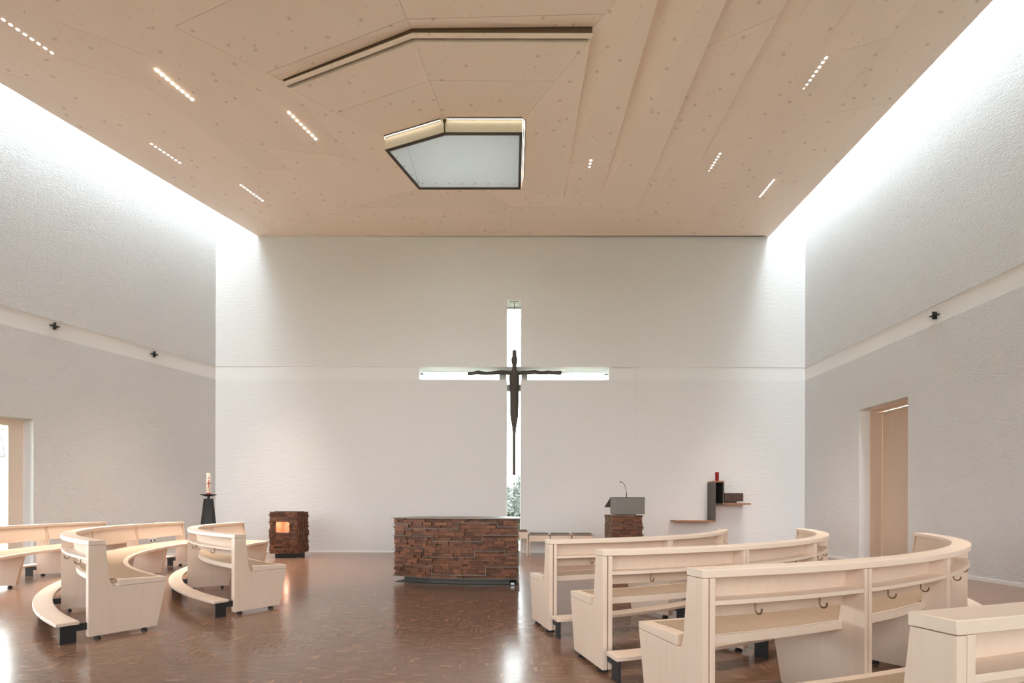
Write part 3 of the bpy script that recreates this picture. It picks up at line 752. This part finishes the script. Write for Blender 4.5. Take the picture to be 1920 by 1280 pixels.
def sheet_line(mb, p0, p1, pts, proud=.050, th=.0045):
    """bent steel sheet strip running across a face; pts are (distance along, height)"""
    p0, p1 = Vector((*p0, 0)), Vector((*p1, 0)); u = (p1 - p0).normalized(); n = Vector((u.y, -u.x, 0))
    P = lambda s, z, d: p0 + u * s + n * d + Vector((0, 0, z))
    for (s0, z0), (s1, z1) in zip(pts[:-1], pts[1:]):
        if abs(z0 - z1) < 1e-6:
            mb.prism([P(min(s0, s1), z0 - th / 2, -.01), P(max(s0, s1), z0 - th / 2, -.01), P(max(s0, s1), z0 - th / 2, proud), P(min(s0, s1), z0 - th / 2, proud)], (0, 0, th))
        else:
            a, b = min(z0, z1), max(z0, z1)
            mb.prism([P(s0 - th / 2, a, -.01), P(s0 + th / 2, a, -.01), P(s0 + th / 2, a, proud), P(s0 - th / 2, a, proud)], (0, 0, b - a))

# altar
alt = thing('altar', 'low pentagonal altar clad in red-brown timber blocks with steel top', 'altar', (-.8, 7.5, 0))
ap = [Vector((-1.735, 7.205)), Vector((-1.24, 6.975)), Vector((-.70, 6.868)), Vector((.068, 6.868)), Vector((.068, 8.15)), Vector((-1.42, 8.15))]
NF = 3
m = MB(); m.prism([(p.x, p.y, .10) for p in inset(ap, .012)], (0, 0, .84)); m.obj('core', M_core, alt, fix=True)
m = MB(); m.prism([(p.x, p.y, .944) for p in inset(ap, -.055)], (0, 0, .012)); m.obj('top_plate', M_sheet, alt, bevel=.002, fix=True)
m = MB(); m.prism([(p.x, p.y, .006) for p in inset(ap, .10)], (0, 0, .094)); m.obj('plinth', M_plinth, alt, fix=True)
m = MB(); m.prism([(p.x, p.y, 0) for p in inset(ap, -.0)], (0, 0, .007)); m.obj('base_plate', M_plinth, alt, fix=True)
m = MB(); m.box(-.015, .035, 6.86, 6.868, .012, .04); m.obj('floor_socket', mat('chrome_cover', (.42, .44, .46), .3, metal=.9), alt)
rng = random.Random(11)
for i in range(NF): clad_face(alt, ap[i], ap[i + 1], .10, .942, 22, .07, .20, rng=random.Random(11), ext=(.05 if i else 0, .05 if i < NF - 1 else 0))
sb = MB(); 
for i in range(NF, 6): clad_face(alt, ap[i], ap[(i + 1) % 6], .10, .942, 22, .07, .2, rng=rng, stuff=True, mb=sb)
o = sb.obj('rear_blocks', M_block_stuff, alt, fix=True); o['kind'] = 'stuff'
# steel sheets stepping across the front (x of the photograph turned into distance along the two faces)
fl_ = [(ap[i + 1] - ap[i]).length for i in range(NF)]; cum = [0]
for l_ in fl_: cum.append(cum[-1] + l_)
def split_line(pts):
    """pts: (run, z) with run measured along the unfolded front; returns the pieces on each facet"""
    out = [[] for _ in range(NF)]
    for (a, za), (b, zb) in zip(pts[:-1], pts[1:]):
        for i in range(NF):
            lo, hi = cum[i], cum[i + 1]
            if i == 0: lo = -.05
            if i == NF - 1: hi += .05
            if abs(b - a) < 1e-6:
                if lo <= a < hi: out[i].append([(a - cum[i], za), (b - cum[i], zb)])
            elif min(b, hi) - max(a, lo) > 1e-4: out[i].append([(max(a, lo) - cum[i], za), (min(b, hi) - cum[i], zb)])
    return out
# (length along the unfolded front, height) of the four stepped sheets
lines = [[(-0.026, 0.856), (0.258, 0.856), (0.258, 0.801), (1.042, 0.801), (1.042, 0.888), (1.591, 0.888), (1.591, 0.832), (1.906, 0.832)],
         [(-0.026, 0.69), (0.664, 0.69), (0.664, 0.624), (1.381, 0.624), (1.381, 0.713), (1.906, 0.713)],
         [(-0.026, 0.483), (0.145, 0.483), (0.145, 0.518), (0.519, 0.518), (0.519, 0.397), (1.271, 0.397), (1.271, 0.492), (1.696, 0.492), (1.696, 0.447), (1.906, 0.447)],
         [(-0.026, 0.268), (0.652, 0.268), (0.652, 0.146), (1.426, 0.146), (1.426, 0.263), (1.906, 0.263)]]
for lv in lines:
    m = MB()
    for f, segs in enumerate(split_line(lv)):
        for s in segs: sheet_line(m, ap[f], ap[f + 1], s)
    m.obj('steel_sheet', M_sheet, alt, fix=True)
m = MB(); ring(m, inset(ap, -.045), inset(ap, .02), .094, .099); m.obj('steel_sheet', M_sheet, alt, fix=True)

# ambo
amb = thing('ambo', 'reading desk of bent grey steel on a timber-block base', 'lectern', (2.245, 9.75, 0))
q = [Vector((1.955, 9.43)), Vector((2.535, 9.43)), Vector((2.535, 10.08)), Vector((1.955, 10.08))]
m = MB(); m.prism([(p.x, p.y, .08) for p in inset(q, .012)], (0, 0, .885)); m.obj('core', M_core, amb, fix=True)
m = MB(); m.prism([(p.x, p.y, 0) for p in inset(q, .05)], (0, 0, .08)); m.obj('plinth', M_plinth, amb, fix=True)
clad_face(amb, q[0], q[1], .08, .962, 24, .08, .22, rng=rng)
sb = MB(); clad_face(amb, q[3], q[0], .08, .962, 24, .035, .09, rng=rng, stuff=True, mb=sb)
for i in (1, 2): clad_face(amb, q[i], q[(i + 1) % 4], .08, .962, 24, .06, .2, rng=rng, stuff=True, mb=sb)
o = sb.obj('side_blocks', M_block_stuff, amb, fix=True); o['kind'] = 'stuff'
m = MB(); m.prism([(p.x, p.y, .963) for p in inset(q, -.035)], (0, 0, .006)); m.obj('top_plate', M_sheet, amb, fix=True)
for pts in ([(0, .80), (.14, .80), (.14, .755), (.45, .755), (.45, .70), (.58, .70)], [(0, .5), (.3, .5), (.3, .43), (.58, .43)]):
    m = MB(); sheet_line(m, q[0], q[1], pts, .035); m.obj('steel_sheet', M_sheet, amb, fix=True)
m = MB(); m.box(2.03, 2.44, 9.5, 9.8, .969, .985); m.obj('mounting_plate', M_steel_grey, amb)
m = MB(); m.box(1.902, 2.567, 9.35, 9.362, .985, 1.311); m.obj('front_panel', M_steel_grey, amb, bevel=.001)
m = MB(); m.hexa([(1.902, 9.35, 1.299), (2.567, 9.35, 1.299), (2.567, 9.95, 1.118), (1.902, 9.95, 1.118)], [(1.902, 9.35, 1.311), (2.567, 9.35, 1.311), (2.567, 9.95, 1.130), (1.902, 9.95, 1.130)]); m.obj('desk_plate', M_steel_grey, amb)
m = MB(); m.box(2.03, 2.44, 9.5, 9.512, .985, 1.252); m.obj('desk_rib', M_steel_grey, amb)
mic = thing('microphone', 'black gooseneck microphone standing on the steel reading desk', 'microphone', (2.228, 9.42, 1.29))
m = MB(); m.tube([(2.228, 9.42, 1.292), (2.226, 9.42, 1.40)], .009, 8); m.obj('stem', M_black, mic, fix=True)
m = MB(); m.tube([(2.226, 9.42, 1.40), (2.218, 9.42, 1.46), (2.20, 9.42, 1.53), (2.175, 9.42, 1.58), (2.145, 9.42, 1.608), (2.125, 9.42, 1.613)], .0045, 8); m.obj('gooseneck', M_black, mic, fix=True)
m = MB(); m.tube([(2.128, 9.42, 1.613), (2.12, 9.42, 1.613), (2.105, 9.42, 1.611), (2.098, 9.42, 1.61)], [.007, .013, .013, .008], 10); m.obj('capsule', M_black, mic, fix=True)

# tabernacle stele
tab = thing('tabernacle_stele', 'block-clad timber stele with a glowing copper niche beside back wall', 'tabernacle', (-4.93, 10.7, 0))
q = [Vector((-5.235, 10.47)), Vector((-4.64, 10.47)), Vector((-4.655, 11.02)), Vector((-5.235, 11.02))]
NX0, NX1, NZ0, NZ1 = -5.103, -4.815, .558, .788
cm = MB()
# core built around the niche
y0 = 10.482
g_ = .008
cm.box(-5.22, NX0 - g_, y0, 11.0, .10, 1.0); cm.box(NX1 + g_, -4.66, y0, 11.0, .10, 1.0); cm.box(NX0 - g_, NX1 + g_, y0, 11.0, .10, NZ0 - g_); cm.box(NX0 - g_, NX1 + g_, y0, 11.0, NZ1 + g_, 1.0); cm.box(NX0 - g_, NX1 + g_, 10.80, 11.0, NZ0 - g_, NZ1 + g_)
cm.obj('core', M_core, tab)
m = MB(); m.box(-5.16, -4.70, 10.54, 10.98, 0, .10); m.obj('plinth', M_steel, tab)
clad_face(tab, q[0], q[1], .10, 1.0, 22, .06, .17, holes=[(NX0 - q[0].x, NX1 - q[0].x, NZ0, NZ1)], rng=rng)
sb = MB(); clad_face(tab, q[1], q[2], .10, 1.0, 22, .03, .08, rng=rng, stuff=True, mb=sb)
for i in (2, 3): clad_face(tab, q[i], q[(i + 1) % 4], .10, 1.0, 22, .05, .15, rng=rng, stuff=True, mb=sb)
o = sb.obj('side_blocks', M_block, tab, fix=True); o['kind'] = 'stuff'
m = MB(); m.prism([(p.x, p.y, 1.005) for p in inset(q, -.02)], (0, 0, .006)); m.obj('steel_sheet', M_sheet, tab, fix=True)
m = MB(); m.box(-5.16, -4.72, 10.5, 10.98, .998, 1.018); m.obj('top_plate', M_steel, tab)
for f, pts in ((0, [(0, .865), (.10, .865), (.10, .825), (.40, .825), (.40, .775), (.59, .775)]), (0, [(0, .60), (.12, .60), (.12, .54), (.59, .54)]),
               (0, [(0, .445), (.1, .445), (.1, .40), (.34, .40), (.34, .445), (.59, .445)]), (0, [(.22, .25), (.22, .20), (.59, .20)]),
               (1, [(.10, .855), (.45, .855)]), (1, [(0, .54), (.5, .54)]), (1, [(.1, .42), (.5, .42)])):
    m = MB(); sheet_line(m, q[f], q[f + 1], pts, .034); m.obj('steel_sheet', M_sheet, tab, fix=True)
# niche lining with rounded corners
rr = .03
outl = []
for cxx, czz, a0 in ((NX1 - rr, NZ0 + rr, -90), (NX1 - rr, NZ1 - rr, 0), (NX0 + rr, NZ1 - rr, 90), (NX0 + rr, NZ0 + rr, 180)):
    for k in range(4): outl.append((cxx + rr * math.cos(R(a0 + k * 30)), czz + rr * math.sin(R(a0 + k * 30))))
mb = MB(); n_o = len(outl)
vs = [(x, 10.46, z) for x, z in outl] + [(x, 10.78, z) for x, z in outl]
fs = [((i + 1) % n_o, i, n_o + i, n_o + (i + 1) % n_o) for i in range(n_o)] + [tuple(range(n_o, 2 * n_o))]
mb.add(vs, fs); ln_ = mb.obj('copper_niche', M_copper, tab)
m = MB(); m.lathe([(.004, 0), (.008, .004), (.008, .012), (.003, .016)], (-4.85, 10.76, .665), 10); m.obj('key_knob', M_black, tab)
kl = bpy.data.lights.new('niche_lamp', 'POINT'); kl.energy = .95; kl.color = (1, .74, .52); kl.shadow_soft_size = .03
ko = bpy.data.objects.new('niche_lamp', kl); C.objects.link(ko); ko.location = (-4.94, 10.60, NZ1 - .04)

# ------------------------------------------------------------------ candle
cs = thing('candle_stand', 'tapered black iron pedestal with dish in left back corner', 'candle stand', (-6.525, 10.4, 0))
m = MB(); m.lathe([(.215, 0), (.088, 1.285)], (-6.525, 10.4, 0), 6, R(30)); m.obj('pedestal', M_black, cs, fix=True)
m = MB(); m.lathe([(.03, 1.285), (.022, 1.31), (.022, 1.335)], (-6.525, 10.4, 0), 12); m.obj('neck', M_black, cs, fix=True)
m = MB(); m.lathe([(.03, 1.33), (.07, 1.335), (.12, 1.352), (.158, 1.372), (.155, 1.378), (.115, 1.36), (.068, 1.345), (.02, 1.343)], (-6.525, 10.4, 0), 8, R(22)); m.obj('dish', M_black, cs, fix=True)
cd = thing('paschal_candle', 'cream candle with red alpha, cross and omega standing on black pedestal', 'candle', (-6.525, 10.4, 1.345))
cxp, cyp = -6.525, 10.4; dirv = Vector((-cxp, -cyp, 0)).normalized(); side = Vector((-dirv.y, dirv.x, 0))
CRD = .041
m = MB(); m.lathe([(CRD, 0), (CRD, .478), (CRD - .004, .484), (.012, .48)], (cxp, cyp, 1.345), 28); m.obj('wax_body', M_wax, cd, smooth=True)
m = MB(); m.tube([(cxp, cyp, 1.82), (cxp + .002, cyp, 1.84)], .002, 6); m.obj('wick', M_black, cd, fix=True)
m = MB(); m.lathe([(CRD + .0015, .03), (CRD + .0015, .065)], (cxp, cyp, 1.345), 28); m.obj('red_band', M_red, cd)
def on_candle(a_, z): return Vector((cxp, cyp, z)) + dirv * (CRD + .0012) * math.cos(a_ / CRD) + side * (CRD + .0012) * math.sin(a_ / CRD)
def stroke(mb, pts, rad): mb.tube([on_candle(a_, 1.345 + z) for a_, z in pts], rad, 6)
def line(a0, z0, a1, z1, n=6): return [(a0 + (a1 - a0) * i / n, z0 + (z1 - z0) * i / n) for i in range(n + 1)]
m = MB(); stroke(m, line(0, .18, 0, .335), .008); stroke(m, line(-.038, .27, .038, .27), .008); m.obj('red_cross', M_red, cd, fix=True)
m = MB(); stroke(m, line(-.034, .165, .034, .165), .005); m.obj('red_foot_bar', M_red, cd, fix=True)
m = MB(); stroke(m, line(.012, .25, .026, .30), .005); stroke(m, line(.020, .245, .030, .262), .004); m.obj('green_vine', M_green, cd, fix=True)
m = MB(); m.lathe([(.012, -.002), (.012, .002)], (0, 0, 0), 12)
m = MB(); stroke(m, line(-.016, .365, 0, .405), .0035); stroke(m, line(0, .405, .016, .365), .0035); stroke(m, line(-.009, .38, .009, .38), .003); m.obj('alpha_sign', M_red, cd, fix=True)
m = MB(); stroke(m, [(.017 * math.cos(R(a_)), .122 + .018 * math.sin(R(a_))) for a_ in range(-60, 241, 30)], .0035); stroke(m, line(-.02, .104, -.008, .105), .003); stroke(m, line(.008, .105, .02, .104), .003); m.obj('omega_sign', M_red, cd, fix=True)

# ------------------------------------------------------------------ stools by the back wall
def stool(x0, x1, y0, y1, h, apron, label, group='cushioned stools behind the altar'):
    t = thing('stool', label, 'stool', ((x0 + x1) / 2, (y0 + y1) / 2, 0), group)
    m = MB(); m.box(x0, x1, y0, y1, h - .025, h - .006); m.obj('seat', M_maple_flat, t, bevel=.002)
    m = MB(); m.box(x0, x1, y0, y0 + .02, h - apron, h); m.box(x0, x1, y1 - .02, y1, h - apron, h)
    m.box(x0, x0 + .02, y0 + .02, y1 - .02, h - apron, h); m.box(x1 - .02, x1, y0 + .02, y1 - .02, h - apron, h); m.obj('apron', M_maple, t)
    m = MB(); m.box(x0 + .025, x1 - .025, y0 + .012, y1 - .02, h - .006, h + .026); m.obj('cushion', M_cushion, t, bevel=.006)
    for lx in (x0 + .004, x1 - .032):
        for ly in (y0 + .004, y1 - .032):
            l = MB(); l.box(lx, lx + .028, ly, ly + .028, 0, h - apron); l.obj('leg', M_maple, t)
stool(-.13, .372, 11.22, 11.66, .565, .17, 'taller stool half hidden behind the right edge of the altar')
stool(.402, .882, 11.3, 11.72, .482, .165, 'low stool with dark cushion, first to the right of the taller stool')
stool(.908, 1.388, 11.3, 11.72, .482, .165, 'low stool in the middle of the row, between two others')
stool(1.414, 1.894, 11.3, 11.72, .482, .165, 'last low stool of the row, beside the reading desk')

# ------------------------------------------------------------------ wall shelf with lamp and box
ws = thing('stepped_shelf', 'stepped dark steel wall shelf with walnut edges on back wall', 'shelf', (4.8, 11.7, .78))
Y0, Y1 = 11.5, YB
m = MB(); m.box(3.893, 4.842, Y0, Y1, .778, .812); m.obj('lower_shelf', M_edge, ws, bevel=.001)
m = MB(); m.box(4.806, 4.842, Y0, Y1, .812, 1.72); m.obj('left_upright', M_steel_grey, ws)
m = MB(); m.box(4.806, 5.046, Y0, Y1, 1.72, 1.757); m.obj('top_board', M_edge, ws)
m = MB(); m.box(5.012, 5.046, Y0, Y1, 1.228, 1.72); m.obj('right_upright', M_steel_grey, ws)
m = MB(); m.box(4.842, 5.012, Y0, Y1, 1.193, 1.228); m.obj('box_floor', M_steel, ws)
m = MB(); m.box(4.842, 5.012, Y1 - .015, Y1, 1.228, 1.72); m.obj('box_back', M_steel, ws)
m = MB(); m.box(5.012, 5.68, Y0, Y1, 1.193, 1.228); m.obj('upper_shelf', M_edge, ws)
rl = thing('red_lamp', 'red glass sanctuary lamp on top of the steel wall shelf', 'lamp', (4.937, 11.65, 1.757))
m = MB(); m.lathe([(.040, 0), (.043, .01), (.043, .20), (.050, .215), (.047, .217), (.040, .20), (.038, .02), (.01, .018)], (4.937, 11.65, 1.757), 24); m.obj('glass_body', M_redglass, rl, smooth=True, fix=True)
m = MB(); m.lathe([(.030, .02), (.030, .11), (.004, .115)], (4.937, 11.65, 1.757), 16); m.obj('candle', M_red, rl)
bx = thing('carved_chest', 'small dark carved chest on the upper right board of the wall shelf', 'box', (5.25, 11.62, 1.228))
m = MB(); m.box(5.07, 5.37, 11.56, 11.72, 1.228, 1.272); m.obj('base', M_darkwood, bx)
m = MB(); m.box(5.075, 5.515, 11.535, 11.75, 1.272, 1.472); m.obj('body', M_darkwood, bx, bevel=.003)
m = MB()
for k in range(11):
    x = 5.085 + k * .039; rz = random.Random(k); a0 = 1.285 + rz.uniform(0, .03); a1 = 1.46 - rz.uniform(0, .04)
    m.box(x, x + rz.uniform(.014, .028), 11.527, 11.537, a0, a1)
    m.box(x, x + .03, 11.529, 11.537, a0 + .05, a0 + .07)
m.obj('carved_relief', M_darkwood, bx, bevel=.002)

# ------------------------------------------------------------------ outside: lawn, shrubs, bare tree
p = MB(); p.add([(-80, -60, -.22), (80, -60, -.22), (80, 90, -.22), (-80, 90, -.22)], [(0, 1, 2, 3)])
lw = struct(p.obj('ground', M_lawn))
def shrub(x, y, h, r, label, seed):
    rg = random.Random(seed); t = thing('garden_shrub', label, 'shrub', (x, y, -.12), 'shrubs beyond the cross window')
    m = MB()
    for k in range(5):
        a = rg.uniform(0, 6.28); m.tube([(x, y, -.12), (x + .2 * math.cos(a), y + .2 * math.sin(a), h * .4), (x + r * .6 * math.cos(a), y + r * .6 * math.sin(a), h * .8)], [.04, .025, .01], 6)
    m.obj('stems', M_bark, t, fix=True)
    f = MB()
    for k in range(6500):
        a = rg.uniform(0, 6.283); zz = rg.uniform(.02, 1); rr = r * math.sqrt(max(.03, 1 - (zz * 1.02 - .35) ** 2 / .5)) * rg.uniform(.5, 1.05)
        c0 = Vector((x + rr * math.cos(a), y + rr * math.sin(a), -.1 + h * zz * rg.uniform(.92, 1.04)))
        d1 = Vector((rg.uniform(-1, 1), rg.uniform(-1, 1), rg.uniform(-.6, .8))).normalized() * rg.uniform(.06, .12); d2 = d1.orthogonal().normalized() * .04
        f.add([c0 - d1, c0 + d2, c0 + d1, c0 - d2], [(0, 1, 2, 3)])
    o = f.obj('foliage', M_leaf, t); o['kind'] = 'stuff'
shrub(.85, 17.6, 2.6, 1.0, 'leafy shrub in the lower window slot, right of the cable', 3)
shrub(-.75, 19.9, 2.3, 1.15, 'leafy shrub in the lower window slot, left of the cable', 4)
def bare_tree(x, y, h, seed, label):
    rg = random.Random(seed); t = thing('bare_tree', label, 'tree', (x, y, -.12)); m = MB(); br = MB()
    m.tube([(x, y, -.12), (x + .1, y, h * .35), (x + .05, y + .1, h * .7), (x + .15, y + .1, h)], [.16, .13, .08, .02], 8); m.obj('trunk', M_bark, t, fix=True)
    def grow(p, d, l, r, n):
        pts = [p]
        for k in range(4):
            d = (d + Vector((rg.uniform(-.3, .3), rg.uniform(-.3, .3), rg.uniform(-.15, .25)))).normalized(); pts.append(pts[-1] + d * l / 4)
        br.tube(pts, [r, r * .85, r * .7, r * .5, r * .3], 5)
        if n:
            for k in range(4): grow(pts[rg.randint(1, 4)], (d + Vector((rg.uniform(-1, 1), rg.uniform(-1, 1), rg.uniform(-.4, .6)))).normalized(), l * .6, r * .5, n - 1)
    for k in range(8):
        a = rg.uniform(0, 6.28); z0 = h * rg.uniform(.25, .9); grow(Vector((x + .08, y, z0)), Vector((math.cos(a), math.sin(a), rg.uniform(.0, .6))), h * .4, .045, 2)
    o = br.obj('branches', M_bark, t, fix=True); o['kind'] = 'stuff'
bare_tree(-17.5, 16.0, 6, 5, 'bare tree with thin branches outside the left window')
